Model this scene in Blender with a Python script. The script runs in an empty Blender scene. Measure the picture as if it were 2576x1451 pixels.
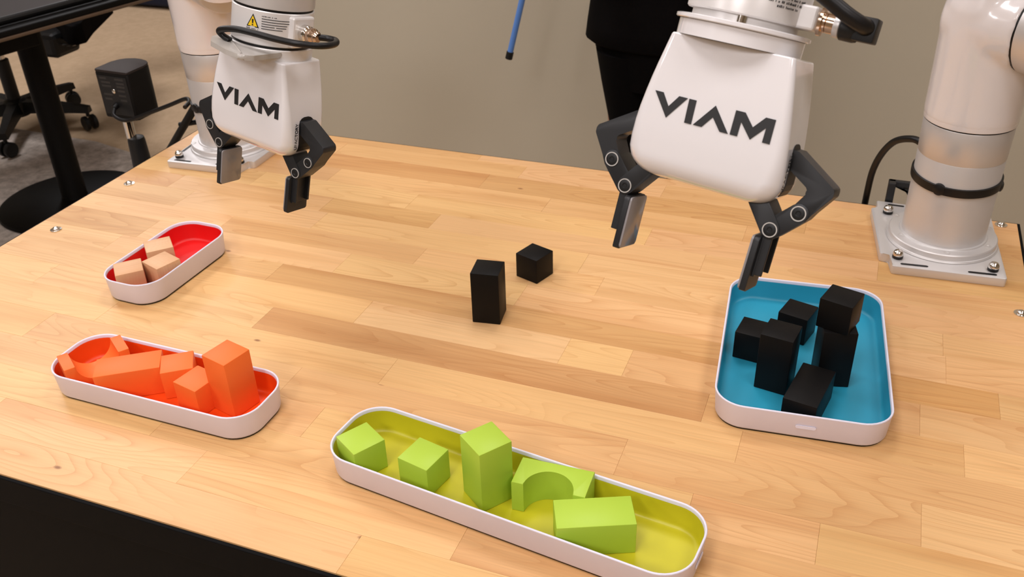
import bpy, bmesh, math, random
from mathutils import Vector, Matrix, Euler

# ---------------------------------------------------------------- camera, world, light
SC = bpy.context.scene
COL = SC.collection
TABLE_Z = 0.75            # everything is laid out with the table top at z = 0 and lifted at the end
rad = math.radians
random.seed(7)

YAW, PITCH, ROLL, CAM_H, FPX = 0.379244476, 0.552188385, -0.0324315454, 0.730035838, 2355.29454
def cam_axes():
    fw = Vector((-math.sin(YAW)*math.cos(PITCH), math.cos(YAW)*math.cos(PITCH), -math.sin(PITCH)))
    rt = Vector((math.cos(YAW), math.sin(YAW), 0)); up = rt.cross(fw)
    return rt*math.cos(ROLL)+up*math.sin(ROLL), -rt*math.sin(ROLL)+up*math.cos(ROLL), fw
r_, u_, f_ = cam_axes()
cam = bpy.data.cameras.new('camera'); camo = bpy.data.objects.new('camera', cam); COL.objects.link(camo)
cam.sensor_width = 36; cam.lens = FPX/2576*36; cam.clip_start = 0.02
camo.matrix_world = Matrix(((r_.x, u_.x, -f_.x, 0), (r_.y, u_.y, -f_.y, 0), (r_.z, u_.z, -f_.z, CAM_H), (0, 0, 0, 1)))
cam.dof.use_dof = True; cam.dof.focus_distance = 0.90; cam.dof.aperture_fstop = 18
SC.camera = camo

SC.view_settings.view_transform = 'Standard'; SC.view_settings.look = 'None'
SC.view_settings.gamma = 1; SC.view_settings.use_curve_mapping = False
SC.view_settings.exposure = -0.27

wd = bpy.data.worlds.new('World'); SC.world = wd; wd.use_nodes = True
wd.node_tree.nodes['Background'].inputs[0].default_value = (1.0, 0.95, 0.96, 1)
wd.node_tree.nodes['Background'].inputs[1].default_value = 0.12

CEIL = 2.0
def area(name, x, y, sx, sy, power, col=(1.0, 0.965, 0.985)):
    l = bpy.data.lights.new(name, 'AREA'); l.shape = 'RECTANGLE'; l.size = sx; l.size_y = sy
    l.energy = power; l.color = col
    o = bpy.data.objects.new(name, l); COL.objects.link(o); o.location = (x, y, CEIL-0.03)
    return o
for lx, ly, lp in ((-1.9, 0.2, 14), (-0.55, 0.2, 15), (0.9, 0.2, 14), (-1.9, 1.7, 14), (-0.55, 1.7, 14), (0.9, 1.7, 12), (-0.6, -1.5, 40), (-2.6, -1.5, 30), (1.4, -1.5, 24), (-3.4, 2.4, 36), (-4.2, 4.4, 40)):
    area('ceiling_panel_light', lx, ly, 0.6, 0.6, lp)

# ---------------------------------------------------------------- materials
def new_mat(name):
    m = bpy.data.materials.new(name); m.use_nodes = True
    return m, m.node_tree, m.node_tree.nodes['Principled BSDF']
def node(nt, t, **kw):
    n = nt.nodes.new(t)
    for k, v in kw.items(): setattr(n, k, v)
    return n
def srgb(r, g, b):
    f = lambda c: (c/255/12.92) if c/255 <= 0.04045 else ((c/255+0.055)/1.055)**2.4
    return (f(r), f(g), f(b), 1)
def plain(name, col, rough=0.5, metal=0.0, coat=0.0, noise=0.0, nscale=60.0, bump=0.0, aniso=0.0, spec=0.5):
    m, nt, b = new_mat(name)
    b.inputs['Roughness'].default_value = rough; b.inputs['Metallic'].default_value = metal
    b.inputs['Coat Weight'].default_value = coat; b.inputs['Coat Roughness'].default_value = 0.06
    b.inputs['Specular IOR Level'].default_value = spec
    b.inputs['Anisotropic'].default_value = aniso
    b.inputs['Base Color'].default_value = col
    tc = node(nt, 'ShaderNodeTexCoord'); n = node(nt, 'ShaderNodeTexNoise')
    n.inputs['Scale'].default_value = nscale; n.inputs['Detail'].default_value = 4
    nt.links.new(tc.outputs['Object'], n.inputs['Vector'])
    mx = node(nt, 'ShaderNodeMix', data_type='RGBA', blend_type='MIX')
    k = 1-noise
    mx.inputs[6].default_value = (col[0]*k, col[1]*k, col[2]*k, 1); mx.inputs[7].default_value = col
    nt.links.new(n.outputs['Fac'], mx.inputs[0]); nt.links.new(mx.outputs[2], b.inputs['Base Color'])
    if bump:
        bp = node(nt, 'ShaderNodeBump'); bp.inputs['Strength'].default_value = bump; bp.inputs['Distance'].default_value = 0.001
        nt.links.new(n.outputs['Fac'], bp.inputs['Height']); nt.links.new(bp.outputs['Normal'], b.inputs['Normal'])
    return m

def wood_material(name, sx=1.0, sy=6.0, knots=True, objcol=True, base=(0.7, 0.45, 0.24, 1), line=0.52, rough=0.42):
    m, nt, b = new_mat(name); L = nt.links.new
    tc = node(nt, 'ShaderNodeTexCoord'); oi = node(nt, 'ShaderNodeObjectInfo')
    mul = node(nt, 'ShaderNodeVectorMath', operation='MULTIPLY_ADD')
    comb = node(nt, 'ShaderNodeCombineXYZ')
    mr = node(nt, 'ShaderNodeMath', operation='MULTIPLY'); mr.inputs[1].default_value = 37.0
    L(oi.outputs['Random'], mr.inputs[0])
    mr2 = node(nt, 'ShaderNodeMath', operation='MULTIPLY'); mr2.inputs[1].default_value = 91.0
    L(oi.outputs['Random'], mr2.inputs[0])
    L(mr.outputs[0], comb.inputs[0]); L(mr2.outputs[0], comb.inputs[1]); L(mr.outputs[0], comb.inputs[2])
    add = node(nt, 'ShaderNodeVectorMath', operation='ADD')
    L(tc.outputs['Object'], add.inputs[0]); L(comb.outputs[0], add.inputs[1])
    # stretched contour field -> cathedral growth lines
    sc = node(nt, 'ShaderNodeVectorMath', operation='MULTIPLY'); sc.inputs[1].default_value = (sx*2.2, sy*2.6, 4.0)
    L(add.outputs[0], sc.inputs[0])
    n1 = node(nt, 'ShaderNodeTexNoise'); n1.inputs['Scale'].default_value = 1.0; n1.inputs['Detail'].default_value = 1.2; n1.inputs['Roughness'].default_value = 0.35
    L(sc.outputs[0], n1.inputs['Vector'])
    k = node(nt, 'ShaderNodeMath', operation='MULTIPLY'); k.inputs[1].default_value = 21.0; L(n1.outputs['Fac'], k.inputs[0])
    sn = node(nt, 'ShaderNodeMath', operation='FRACT'); L(k.outputs[0], sn.inputs[0])
    ln = node(nt, 'ShaderNodeMath', operation='POWER'); ln.inputs[1].default_value = 4.0
    L(sn.outputs[0], ln.inputs[0])
    # patchiness of the lines
    n3 = node(nt, 'ShaderNodeTexNoise'); n3.inputs['Scale'].default_value = 1.0
    sc3 = node(nt, 'ShaderNodeVectorMath', operation='MULTIPLY'); sc3.inputs[1].default_value = (3.0, 14.0, 6.0); L(add.outputs[0], sc3.inputs[0]); L(sc3.outputs[0], n3.inputs['Vector'])
    pm = node(nt, 'ShaderNodeMapRange'); pm.inputs[1].default_value = 0.34; pm.inputs[2].default_value = 0.60; L(n3.outputs['Fac'], pm.inputs[0])
    lm = node(nt, 'ShaderNodeMath', operation='MULTIPLY'); L(ln.outputs[0], lm.inputs[0]); L(pm.outputs[0], lm.inputs[1])
    lm2 = node(nt, 'ShaderNodeMath', operation='MULTIPLY'); lm2.inputs[1].default_value = line; L(lm.outputs[0], lm2.inputs[0])
    # fine fibres
    sc2 = node(nt, 'ShaderNodeVectorMath', operation='MULTIPLY'); sc2.inputs[1].default_value = (9.0, 420.0, 60.0); L(add.outputs[0], sc2.inputs[0])
    n2 = node(nt, 'ShaderNodeTexNoise'); n2.inputs['Scale'].default_value = 1.0; n2.inputs['Detail'].default_value = 3; L(sc2.outputs[0], n2.inputs['Vector'])
    # colours
    if objcol: src = oi.outputs['Color']
    else:
        rgb = node(nt, 'ShaderNodeRGB'); rgb.outputs[0].default_value = base; src = rgb.outputs[0]
    dk = node(nt, 'ShaderNodeMix', data_type='RGBA', blend_type='MULTIPLY'); dk.inputs[0].default_value = 1.0
    dk.inputs[7].default_value = (0.72, 0.56, 0.42, 1); L(src, dk.inputs[6])
    m1 = node(nt, 'ShaderNodeMix', data_type='RGBA'); L(lm2.outputs[0], m1.inputs[0]); L(src, m1.inputs[6]); L(dk.outputs[2], m1.inputs[7])
    # broad streaks
    sc4 = node(nt, 'ShaderNodeVectorMath', operation='MULTIPLY'); sc4.inputs[1].default_value = (1.6, 26.0, 5.0); L(add.outputs[0], sc4.inputs[0])
    n4 = node(nt, 'ShaderNodeTexNoise'); n4.inputs['Scale'].default_value = 1.0; n4.inputs['Detail'].default_value = 2; L(sc4.outputs[0], n4.inputs['Vector'])
    st = node(nt, 'ShaderNodeMapRange'); st.inputs[1].default_value = 0.5; st.inputs[2].default_value = 0.8; st.inputs[3].default_value = 0; st.inputs[4].default_value = 0.7; L(n4.outputs['Fac'], st.inputs[0])
    m2 = node(nt, 'ShaderNodeMix', data_type='RGBA'); L(st.outputs[0], m2.inputs[0]); L(m1.outputs[2], m2.inputs[6]); L(dk.outputs[2], m2.inputs[7])
    hsv = node(nt, 'ShaderNodeHueSaturation')
    vv = node(nt, 'ShaderNodeMapRange'); vv.inputs[1].default_value = 0.25; vv.inputs[2].default_value = 0.75; vv.inputs[3].default_value = 0.93; vv.inputs[4].default_value = 1.06
    L(n2.outputs['Fac'], vv.inputs[0]); L(vv.outputs[0], hsv.inputs['Value']); L(m2.outputs[2], hsv.inputs['Color'])
    out = hsv.outputs['Color']
    if knots:
        scv = node(nt, 'ShaderNodeVectorMath', operation='MULTIPLY'); scv.inputs[1].default_value = (2.6, 5.2, 0.01); L(add.outputs[0], scv.inputs[0])
        vo = node(nt, 'ShaderNodeTexVoronoi', voronoi_dimensions='2D'); vo.inputs['Scale'].default_value = 1.0; L(scv.outputs[0], vo.inputs['Vector'])
        kd = node(nt, 'ShaderNodeMapRange'); kd.inputs[1].default_value = 0.006; kd.inputs[2].default_value = 0.017; kd.inputs[3].default_value = 0.85; kd.inputs[4].default_value = 0
        L(vo.outputs['Distance'], kd.inputs[0])
        sep = node(nt, 'ShaderNodeSeparateColor'); L(vo.outputs['Color'], sep.inputs[0])
        gt = node(nt, 'ShaderNodeMath', operation='GREATER_THAN'); gt.inputs[1].default_value = 0.68; L(sep.outputs[0], gt.inputs[0])
        km = node(nt, 'ShaderNodeMath', operation='MULTIPLY'); L(kd.outputs[0], km.inputs[0]); L(gt.outputs[0], km.inputs[1])
        m3 = node(nt, 'ShaderNodeMix', data_type='RGBA'); L(km.outputs[0], m3.inputs[0]); L(out, m3.inputs[6]); m3.inputs[7].default_value = (0.22, 0.085, 0.03, 1)
        out = m3.outputs[2]
    L(out, b.inputs['Base Color'])
    b.inputs['Roughness'].default_value = rough; b.inputs['Specular IOR Level'].default_value = 0.32
    bp = node(nt, 'ShaderNodeBump'); bp.inputs['Strength'].default_value = 0.06; bp.inputs['Distance'].default_value = 0.0006
    L(n2.outputs['Fac'], bp.inputs['Height']); L(bp.outputs['Normal'], b.inputs['Normal'])
    return m

def carpet_material(name, c1, c2):
    m, nt, b = new_mat(name); L = nt.links.new
    tc = node(nt, 'ShaderNodeTexCoord')
    n = node(nt, 'ShaderNodeTexNoise'); n.inputs['Scale'].default_value = 26; n.inputs['Detail'].default_value = 6; n.inputs['Roughness'].default_value = 0.7
    L(tc.outputs['Object'], n.inputs['Vector'])
    n2 = node(nt, 'ShaderNodeTexNoise'); n2.inputs['Scale'].default_value = 300; L(tc.outputs['Object'], n2.inputs['Vector'])
    mr = node(nt, 'ShaderNodeMapRange'); mr.inputs[1].default_value = 0.35; mr.inputs[2].default_value = 0.65; L(n.outputs['Fac'], mr.inputs[0])
    mx = node(nt, 'ShaderNodeMix', data_type='RGBA'); mx.inputs[6].default_value = c1; mx.inputs[7].default_value = c2; L(mr.outputs[0], mx.inputs[0])
    L(mx.outputs[2], b.inputs['Base Color']); b.inputs['Roughness'].default_value = 0.95; b.inputs['Specular IOR Level'].default_value = 0.1
    bp = node(nt, 'ShaderNodeBump'); bp.inputs['Strength'].default_value = 0.5; bp.inputs['Distance'].default_value = 0.004
    L(n2.outputs['Fac'], bp.inputs['Height']); L(bp.outputs['Normal'], b.inputs['Normal'])
    return m

M = dict(
    wood=wood_material('maple_plank'),
    beech=wood_material('beech_block', sx=8, sy=8, knots=False, objcol=False, base=(0.72, 0.43, 0.24, 1), line=0.15, rough=0.5),
    white=plain('white_gloss_plastic', (0.79, 0.765, 0.77, 1), 0.12, coat=1.0, noise=0.01),
    whitepaint=plain('white_arm_paint', (0.79, 0.75, 0.745, 1), 0.16, coat=0.6, noise=0.01),
    tray=plain('white_tray_plastic', (0.74, 0.715, 0.825, 1), 0.42, noise=0.02),
    red=plain('red_liner', (0.74, 0.006, 0.006, 1), 0.42, noise=0.04),
    orangeliner=plain('orange_liner', (0.82, 0.075, 0.005, 1), 0.42, noise=0.04),
    greenliner=plain('yellow_green_liner', (0.55, 0.50, 0.015, 1), 0.4, noise=0.04),
    blueliner=plain('blue_liner', (0.022, 0.30, 0.45, 1), 0.4, noise=0.04),
    orange=plain('orange_painted_wood', (0.91, 0.165, 0.026, 1), 0.5, noise=0.03, nscale=25, bump=0.02, spec=0.35),
    green=plain('green_painted_wood', (0.42, 0.60, 0.055, 1), 0.42, noise=0.03, nscale=25, bump=0.02, spec=0.35),
    blackpaint=plain('black_painted_wood', (0.004, 0.0034, 0.0033, 1), 0.5, noise=0.1, nscale=25, bump=0.02, spec=0.16),
    blackplastic=plain('black_plastic', (0.009, 0.009, 0.0095, 1), 0.45, noise=0.1, spec=0.35),
    anodised=plain('black_anodised_metal', (0.012, 0.0125, 0.014, 1), 0.44, metal=0.0, noise=0.1, spec=0.45),
    rubber=plain('black_rubber', (0.007, 0.0063, 0.0063, 1), 0.38, noise=0.1, spec=0.32),
    darkpanel=plain('black_steel_panel', (0.0020, 0.0020, 0.0024, 1), 0.65, noise=0.15, spec=0.10),
    silver=plain('satin_aluminium', (0.67, 0.645, 0.63, 1), 0.38, metal=0.5, noise=0.03),
    silverlight=plain('bead_blasted_aluminium', (0.70, 0.68, 0.67, 1), 0.42, metal=0.5, noise=0.03),
    wrist=plain('silver_painted_housing', (0.74, 0.71, 0.69, 1), 0.34, metal=0.2, noise=0.02),
    greyplastic=plain('grey_beige_plastic', (0.44, 0.41, 0.375, 1), 0.3, noise=0.02),
    chrome=plain('polished_steel', (0.75, 0.72, 0.68, 1), 0.12, metal=1.0),
    brass=plain('nickel_brass', (0.62, 0.46, 0.34, 1), 0.18, metal=1.0),
    ringwhite=plain('machined_ring', (0.78, 0.76, 0.73, 1), 0.3, metal=0.6),
    pad=plain('grey_silicone_pad', (0.27, 0.25, 0.25, 1), 0.16, noise=0.05),
    yellow=plain('yellow_label_print', (0.90, 0.58, 0.01, 1), 0.5),
    ink=plain('black_print', (0.012, 0.012, 0.013, 1), 0.45),
    wallpaint=plain('greige_wall_paint', (0.52, 0.467, 0.36, 1), 0.85, noise=0.05, nscale=3, bump=0.03),
    ceiling=plain('white_ceiling', (0.72, 0.68, 0.62, 1), 0.9, noise=0.03),
    cloth=plain('black_cloth', (0.0035, 0.003, 0.003, 1), 0.95, noise=0.3, nscale=400, bump=0.3, spec=0.08),
    skin=plain('skin', (0.45, 0.26, 0.18, 1), 0.5, noise=0.08),
    hair=plain('dark_hair', (0.02, 0.014, 0.01, 1), 0.5, noise=0.4, nscale=200),
    blueplastic=plain('blue_plastic', (0.11, 0.26, 0.66, 1), 0.4, noise=0.05),
    navy=plain('navy_fabric', (0.012, 0.018, 0.05, 1), 0.9, noise=0.3, nscale=80),
    deskblack=plain('black_desk_laminate', (0.003, 0.0027, 0.0026, 1), 0.5, noise=0.1, spec=0.12),
    deskedge=plain('brown_desk_edge', (0.10, 0.06, 0.035, 1), 0.5, noise=0.2),
    boxblack=plain('speaker_box_black', (0.004, 0.0035, 0.0033, 1), 0.55, noise=0.2, spec=0.2),
    boxtop=plain('speaker_top_brown_black', (0.026, 0.019, 0.017, 1), 0.65, noise=0.2, spec=0.25),
    carpet=carpet_material('tan_carpet', (0.52, 0.37, 0.235, 1), (0.60, 0.435, 0.28, 1)),
    rug=carpet_material('grey_carpet', (0.40, 0.34, 0.29, 1), (0.70, 0.61, 0.54, 1)),
)

# ---------------------------------------------------------------- mesh helpers
def link(o): COL.objects.link(o); return o
def build(name, bm, mat, parent=None, loc=(0, 0, 0), smooth=False, sharp=35):
    bmesh.ops.recalc_face_normals(bm, faces=bm.faces)
    if smooth:
        for f in bm.faces: f.smooth = True
        for e in bm.edges:
            if len(e.link_faces) == 2 and e.calc_face_angle(0) > rad(sharp): e.smooth = False
    me = bpy.data.meshes.new(name); bm.to_mesh(me); bm.free(); me.materials.append(M[mat])
    o = link(bpy.data.objects.new(name, me)); o.location = loc
    if parent is not None: o.parent = parent
    return o
def empty(name, loc=(0, 0, 0), rotz=0.0):
    o = link(bpy.data.objects.new(name, None)); o.location = loc; o.rotation_euler = (0, 0, rotz); o.empty_display_size = 0.05
    return o
def tag(o, label, cat, group=None):
    o['label'] = label; o['category'] = cat
    if group: o['group'] = group
    return o
def struct(o, label=None):
    o['kind'] = 'structure'
    if label: o['label'] = label
    return o
def box(bm, x0, x1, y0, y1, z0, z1, bev=0.0, seg=2, mat=None):
    vs = [bm.verts.new(p) for p in ((x0, y0, z0), (x1, y0, z0), (x1, y1, z0), (x0, y1, z0), (x0, y0, z1), (x1, y0, z1), (x1, y1, z1), (x0, y1, z1))]
    fs = [bm.faces.new([vs[i] for i in q]) for q in ((3, 2, 1, 0), (4, 5, 6, 7), (0, 1, 5, 4), (1, 2, 6, 5), (2, 3, 7, 6), (3, 0, 4, 7))]
    new = vs
    if bev:
        es = list({e for f in fs for e in f.edges})
        r = bmesh.ops.bevel(bm, geom=es, offset=bev, segments=seg, affect='EDGES', profile=0.5)
        new = list({v for f in r['faces'] for v in f.verts} | {v for v in vs if v.is_valid})
    if mat is not None:
        bmesh.ops.transform(bm, matrix=mat, verts=[v for v in new if v.is_valid])
    return new
def loft(bm, rings, closed=True, cap0=True, cap1=True):
    R = [[bm.verts.new(p) for p in r] for r in rings]
    n = len(R[0])
    for a, b in zip(R, R[1:]):
        for i in range(n if closed else n-1):
            j = (i+1) % n
            bm.faces.new((a[i], a[j], b[j], b[i]))
    if cap0: bm.faces.new(list(reversed(R[0])))
    if cap1: bm.faces.new(R[-1])
    return R
def lathe(bm, prof, seg=48, c=(0, 0, 0), axis=None, cap0=True, cap1=True):
    """profile of (radius, height) along axis from point c"""
    ax = Vector(axis or (0, 0, 1)).normalized()
    t = Vector((1, 0, 0)) if abs(ax.x) < 0.9 else Vector((0, 1, 0))
    e1 = ax.cross(t).normalized(); e2 = ax.cross(e1); c = Vector(c)
    rings = []
    for r, h in prof:
        rings.append([c+ax*h+(e1*math.cos(a)+e2*math.sin(a))*max(r, 1e-5) for a in (2*math.pi*i/seg for i in range(seg))])
    loft(bm, rings, cap0=cap0, cap1=cap1)
def cyl(bm, p0, p1, r, seg=24, r1=None, bev=0.0):
    p0, p1 = Vector(p0), Vector(p1); L = (p1-p0).length; r1 = r if r1 is None else r1
    prof = [(r-bev, 0), (r, bev), (r1, L-bev), (r1-bev, L)] if bev else [(r, 0), (r1, L)]
    lathe(bm, prof, seg, p0, p1-p0)
def catmull(pts, sub=10):
    P = [Vector(p) for p in pts]; P = [P[0]*2-P[1]]+P+[P[-1]*2-P[-2]]; out = []
    for i in range(1, len(P)-2):
        a, b, c, d = P[i-1:i+3]
        for k in range(sub):
            t = k/sub
            out.append(0.5*((2*b)+(c-a)*t+(2*a-5*b+4*c-d)*t*t+(3*b-a-3*c+d)*t**3))
    out.append(P[-2]); return out
def tube(bm, pts, r, seg=12, sub=8, smooth=True):
    C = catmull(pts, sub) if smooth else [Vector(p) for p in pts]
    rings = []; up = None
    for i, p in enumerate(C):
        d = (C[min(i+1, len(C)-1)]-C[max(i-1, 0)]).normalized()
        if up is None:
            up = d.orthogonal().normalized()
        up = (up-d*up.dot(d)).normalized(); s = d.cross(up)
        rr = r(i/(len(C)-1)) if callable(r) else r
        rings.append([p+(up*math.cos(a)+s*math.sin(a))*rr for a in (2*math.pi*k/seg for k in range(seg))])
    loft(bm, rings)
def prism(bm, poly, a, b, plane='xz', bev=0.0):
    """extrude a 2d polygon between a and b along the third axis"""
    def P(u, v, w): return {'xz': (u, w, v), 'xy': (u, v, w), 'yz': (w, u, v)}[plane]
    v0 = [bm.verts.new(P(u, v, a)) for u, v in poly]; v1 = [bm.verts.new(P(u, v, b)) for u, v in poly]
    n = len(poly); f0 = bm.faces.new(v0); f1 = bm.faces.new(list(reversed(v1)))
    for i in range(n):
        j = (i+1) % n; bm.faces.new((v0[j], v0[i], v1[i], v1[j]))
    if bev:
        es = list(set(f0.edges) | set(f1.edges))
        bmesh.ops.bevel(bm, geom=es, offset=bev, segments=2, affect='EDGES', profile=0.5)
def round_poly(pts, radii, n=6):
    """polygon with rounded corners"""
    out = []; N = len(pts)
    for i in range(N):
        p = Vector(pts[i]); a = Vector(pts[i-1])-p; b = Vector(pts[(i+1) % N])-p
        r = radii[i] if isinstance(radii, (list, tuple)) else radii
        if r <= 0: out.append(tuple(p)); continue
        ang = a.angle(b); t = min(r/math.tan(ang/2), a.length*0.48, b.length*0.48); r = t*math.tan(ang/2)
        a.normalize(); b.normalize(); c = p+(a+b).normalized()*(r/math.sin(ang/2))
        s, e = p+a*t-c, p+b*t-c
        a0 = math.atan2(s.y, s.x); da = math.atan2(e.y, e.x)-a0
        while da > math.pi: da -= 2*math.pi
        while da < -math.pi: da += 2*math.pi
        for k in range(n+1): out.append((c.x+r*math.cos(a0+da*k/n), c.y+r*math.sin(a0+da*k/n)))
    return out
def rrect(L, W, r, n=8):
    r = max(min(r, L/2-1e-4, W/2-1e-4), 1e-4); out = []
    for cx, cy, a0 in ((L/2-r, W/2-r, 0), (-L/2+r, W/2-r, 90), (-L/2+r, -W/2+r, 180), (L/2-r, -W/2+r, 270)):
        for i in range(n+1):
            a = rad(a0+90*i/n); out.append((cx+r*math.cos(a), cy+r*math.sin(a)))
    return out
def capsule(p, q, r, n=10):
    p, q = Vector(p), Vector(q); d = (q-p).normalized(); a = math.atan2(d.y, d.x); out = []
    for c, s in ((q, -90), (p, 90)):
        for k in range(n+1):
            t = a+rad(s+180*k/n); out.append((c.x+r*math.cos(t), c.y+r*math.sin(t)))
    return out
def text_mesh(body, size, extrude, name):
    cu = bpy.data.curves.new(name, 'FONT'); cu.body = body; cu.size = size; cu.extrude = extrude; cu.align_x = 'LEFT'
    o = link(bpy.data.objects.new(name, cu)); bpy.context.view_layer.update()
    me = bpy.data.meshes.new_from_object(o.evaluated_get(bpy.context.evaluated_depsgraph_get()))
    bpy.data.objects.remove(o); bpy.data.curves.remove(cu)
    return me

# ---------------------------------------------------------------- the room
FLOOR = -TABLE_Z
bm = bmesh.new(); box(bm, -7.0, 4.2, -4.0, 7.2, FLOOR-0.08, FLOOR); struct(build('floor', bm, 'carpet'), 'tan carpet floor')
bm = bmesh.new(); prism(bm, [(-7.0, -4.0), (-2.35, -4.0), (-2.35, 2.55), (-2.62, 2.70), (-2.95, 2.775), (-3.5, 2.79), (-7.0, 2.79)], FLOOR, FLOOR+0.004, 'xy')
o = build('carpet_inset', bm, 'rug'); struct(o, 'mottled grey carpet area under the black desk')
bm = bmesh.new(); box(bm, -2.2, 4.2, 2.75, 2.87, FLOOR, CEIL); struct(build('wall_back', bm, 'wallpaint'), 'plain greige painted wall behind the workbench')
bm = bmesh.new(); box(bm, -7.0, 4.2, 7.2, 7.32, FLOOR, CEIL); struct(build('wall_far', bm, 'wallpaint'))
bm = bmesh.new(); box(bm, 4.2, 4.32, -4.0, 7.2, FLOOR, CEIL); struct(build('wall_right', bm, 'wallpaint'))
bm = bmesh.new(); box(bm, -7.12, -7.0, -4.0, 7.2, FLOOR, CEIL); struct(build('wall_left', bm, 'wallpaint'))
bm = bmesh.new(); box(bm, -7.0, 4.2, -4.12, -4.0, FLOOR, CEIL); struct(build('wall_front', bm, 'wallpaint'))
bm = bmesh.new(); box(bm, -7.0, 4.2, -4.0, 7.2, CEIL, CEIL+0.08); struct(build('ceiling', bm, 'ceiling'))

# ---------------------------------------------------------------- workbench
TX0, TX1, TY0, TY1 = -1.2908, 0.2699, 0.5372, 1.5432
bench = tag(empty('workbench', (-0.51, 1.04, FLOOR)), 'butcher block workbench with black steel frame under the two robot arms', 'workbench')
BL = bench.location.copy()
def bpart(name, bm, mat, **k): return build(name, bm, mat, bench, loc=-BL, **k)
rows = [.5372, .591, .649, .706, .765, .829, .887, .944, 1.005, 1.058, 1.12, 1.174, 1.236, 1.290, 1.349, 1.405, 1.465, 1.518, 1.5432]
# (joint x positions, tone of each plank between the joints; 0 pale .. 1 brown)
plan = [
    ([-1.02, -.414, -.02], [.15, .2, .3, .3]),
    ([-.96, -.651, -.313, .06], [.1, .1, .12, .45, .25]),
    ([-1.1, -.735, -.28, .15], [.1, .15, .35, .25, .3]),
    ([-.92, -.56, -.10, .033], [.15, .3, .28, .2, .3]),
    ([-1.05, -.632, -.190, .131], [.2, .3, .42, .35, .2]),
    ([-.98, -.52, -.066, ], [.12, .15, .2, .35]),
    ([-1.15, -.951, -.751, -.116, .175], [.2, .15, .15, .75, .3, .1]),
    ([-1.02, -.62, -.316, -.229, .128], [.25, .12, .05, .15, .4, .2]),
    ([-1.12, -.94, -.807, -.11, .217], [.1, .3, .45, .72, .78, .25]),
    ([-1.095, -.72, -.42, .158], [.5, .12, .15, .2, .25]),
    ([-.98, -.612, -.317, .155], [.1, .42, .2, .22, .3]),
    ([-1.11, -.83, -.36, .06], [.35, .2, .15, .25, .3]),
    ([-1.172, -.85, -.64, -.186], [.7, .12, .5, .2, .4]),
    ([-1.03, -.71, -.285, .066], [.2, .15, .1, .25, .45]),
    ([-.9, -.48, -.14, .07], [.4, .25, .3, .42, .5]),
    ([-1.12, -.62, -.05, .1], [.3, .75, .62, .35, .5]),
    ([-.95, -.566, -.3, .05], [.25, .35, .2, .3, .4]),
    ([-1.05, -.668, -.2], [.3, .55, .25, .4]),
]
light_c, dark_c = Vector((0.77, 0.480, 0.225)), Vector((0.54, 0.27, 0.092))
for (y0, y1), (joints, tones) in zip(zip(rows, rows[1:]), plan):
    xs = [TX0]+list(joints)+[TX1]
    for (x0, x1), t in zip(zip(xs, xs[1:]), tones):
        cx, cy = (x0+x1)/2, (y0+y1)/2; hx, hy = (x1-x0)/2-0.00006, (y1-y0)/2-0.00006
        bm = bmesh.new(); h = random.uniform(-0.00010, 0.0); e = 0.00022
        v = [bm.verts.new(p) for p in ((-hx, -hy, -.038), (hx, -hy, -.038), (hx, hy, -.038), (-hx, hy, -.038),
             (-hx, -hy, h-e), (hx, -hy, h-e), (hx, hy, h-e), (-hx, hy, h-e), (-hx+e, -hy+e, h), (hx-e, -hy+e, h), (hx-e, hy-e, h), (-hx+e, hy-e, h))]
        for q in ((3, 2, 1, 0), (0, 1, 5, 4), (1, 2, 6, 5), (2, 3, 7, 6), (3, 0, 4, 7), (4, 5, 9, 8), (5, 6, 10, 9), (6, 7, 11, 10), (7, 4, 8, 11), (8, 9, 10, 11)):
            bm.faces.new([v[i] for i in q])
        o = build('plank', bm, 'wood', bench, loc=Vector((cx, cy, 0))-BL)
        tt = min(1, max(0, t+random.uniform(-.06, .06)))
        c = light_c.lerp(dark_c, tt)*random.uniform(0.97, 1.03)
        o.color = (c.x, c.y*random.uniform(.97, 1.03), c.z*random.uniform(.92, 1.05), 1)
# black edge trim, apron, panel, legs
for nm, a in (('edge_trim', (TX0-.005, TX1+.005, TY0-.005, TY0-.0003, -.042, -.0015)), ('edge_trim', (TX0-.005, TX1+.005, TY1+.0003, TY1+.005, -.042, -.0015)),
              ('edge_trim', (TX0-.005, TX0-.0003, TY0-.0003, TY1+.0003, -.042, -.0015)), ('edge_trim', (TX1+.0003, TX1+.005, TY0-.0003, TY1+.0003, -.042, -.0015))):
    bm = bmesh.new(); box(bm, *a, bev=.001); bpart(nm, bm, 'darkpanel')
bm = bmesh.new(); box(bm, TX0+.002, TX1-.002, TY0-.002, TY0+.018, -.60, -.043, .002); bpart('front_panel', bm, 'darkpanel')
for s in (TX0+.01, TX1-.05):
    bm = bmesh.new(); box(bm, s, s+.04, TY0+.07, TY1-.07, -.10, -.0385, .002); bpart('side_rail', bm, 'darkpanel')
bm = bmesh.new(); box(bm, TX0+.05, TX1-.05, TY1-.06, TY1-.02, -.10, -.0385, .002); bpart('back_rail', bm, 'darkpanel')
for x in (TX0+.01, TX1-.06):
    for y in (TY0+.02, TY1-.07):
        bm = bmesh.new(); box(bm, x, x+.05, y, y+.05, FLOOR+.002, -.0385, .003); bpart('leg', bm, 'darkpanel')
def bolt_head(x, y, z, parent, loc, r=.0075):
    bm = bmesh.new()
    lathe(bm, [(r*1.25, 0), (r*1.25, .0012), (r*.8, .0014), (r*.78, .0028), (r*.6, .0046), (r*.3, .0056), (0, .0058)], 24, (x, y, z))
    return build('bolt_head', bm, 'chrome', parent, loc=loc, smooth=True)
for x, y in ((-1.2498, 1.2256), (-1.2449, 1.036), (.2455, 1.5313), (.256, 1.2588), (-1.245, .70), (.25, .75)):
    bolt_head(x, y, 0.0, bench, -BL)

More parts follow.
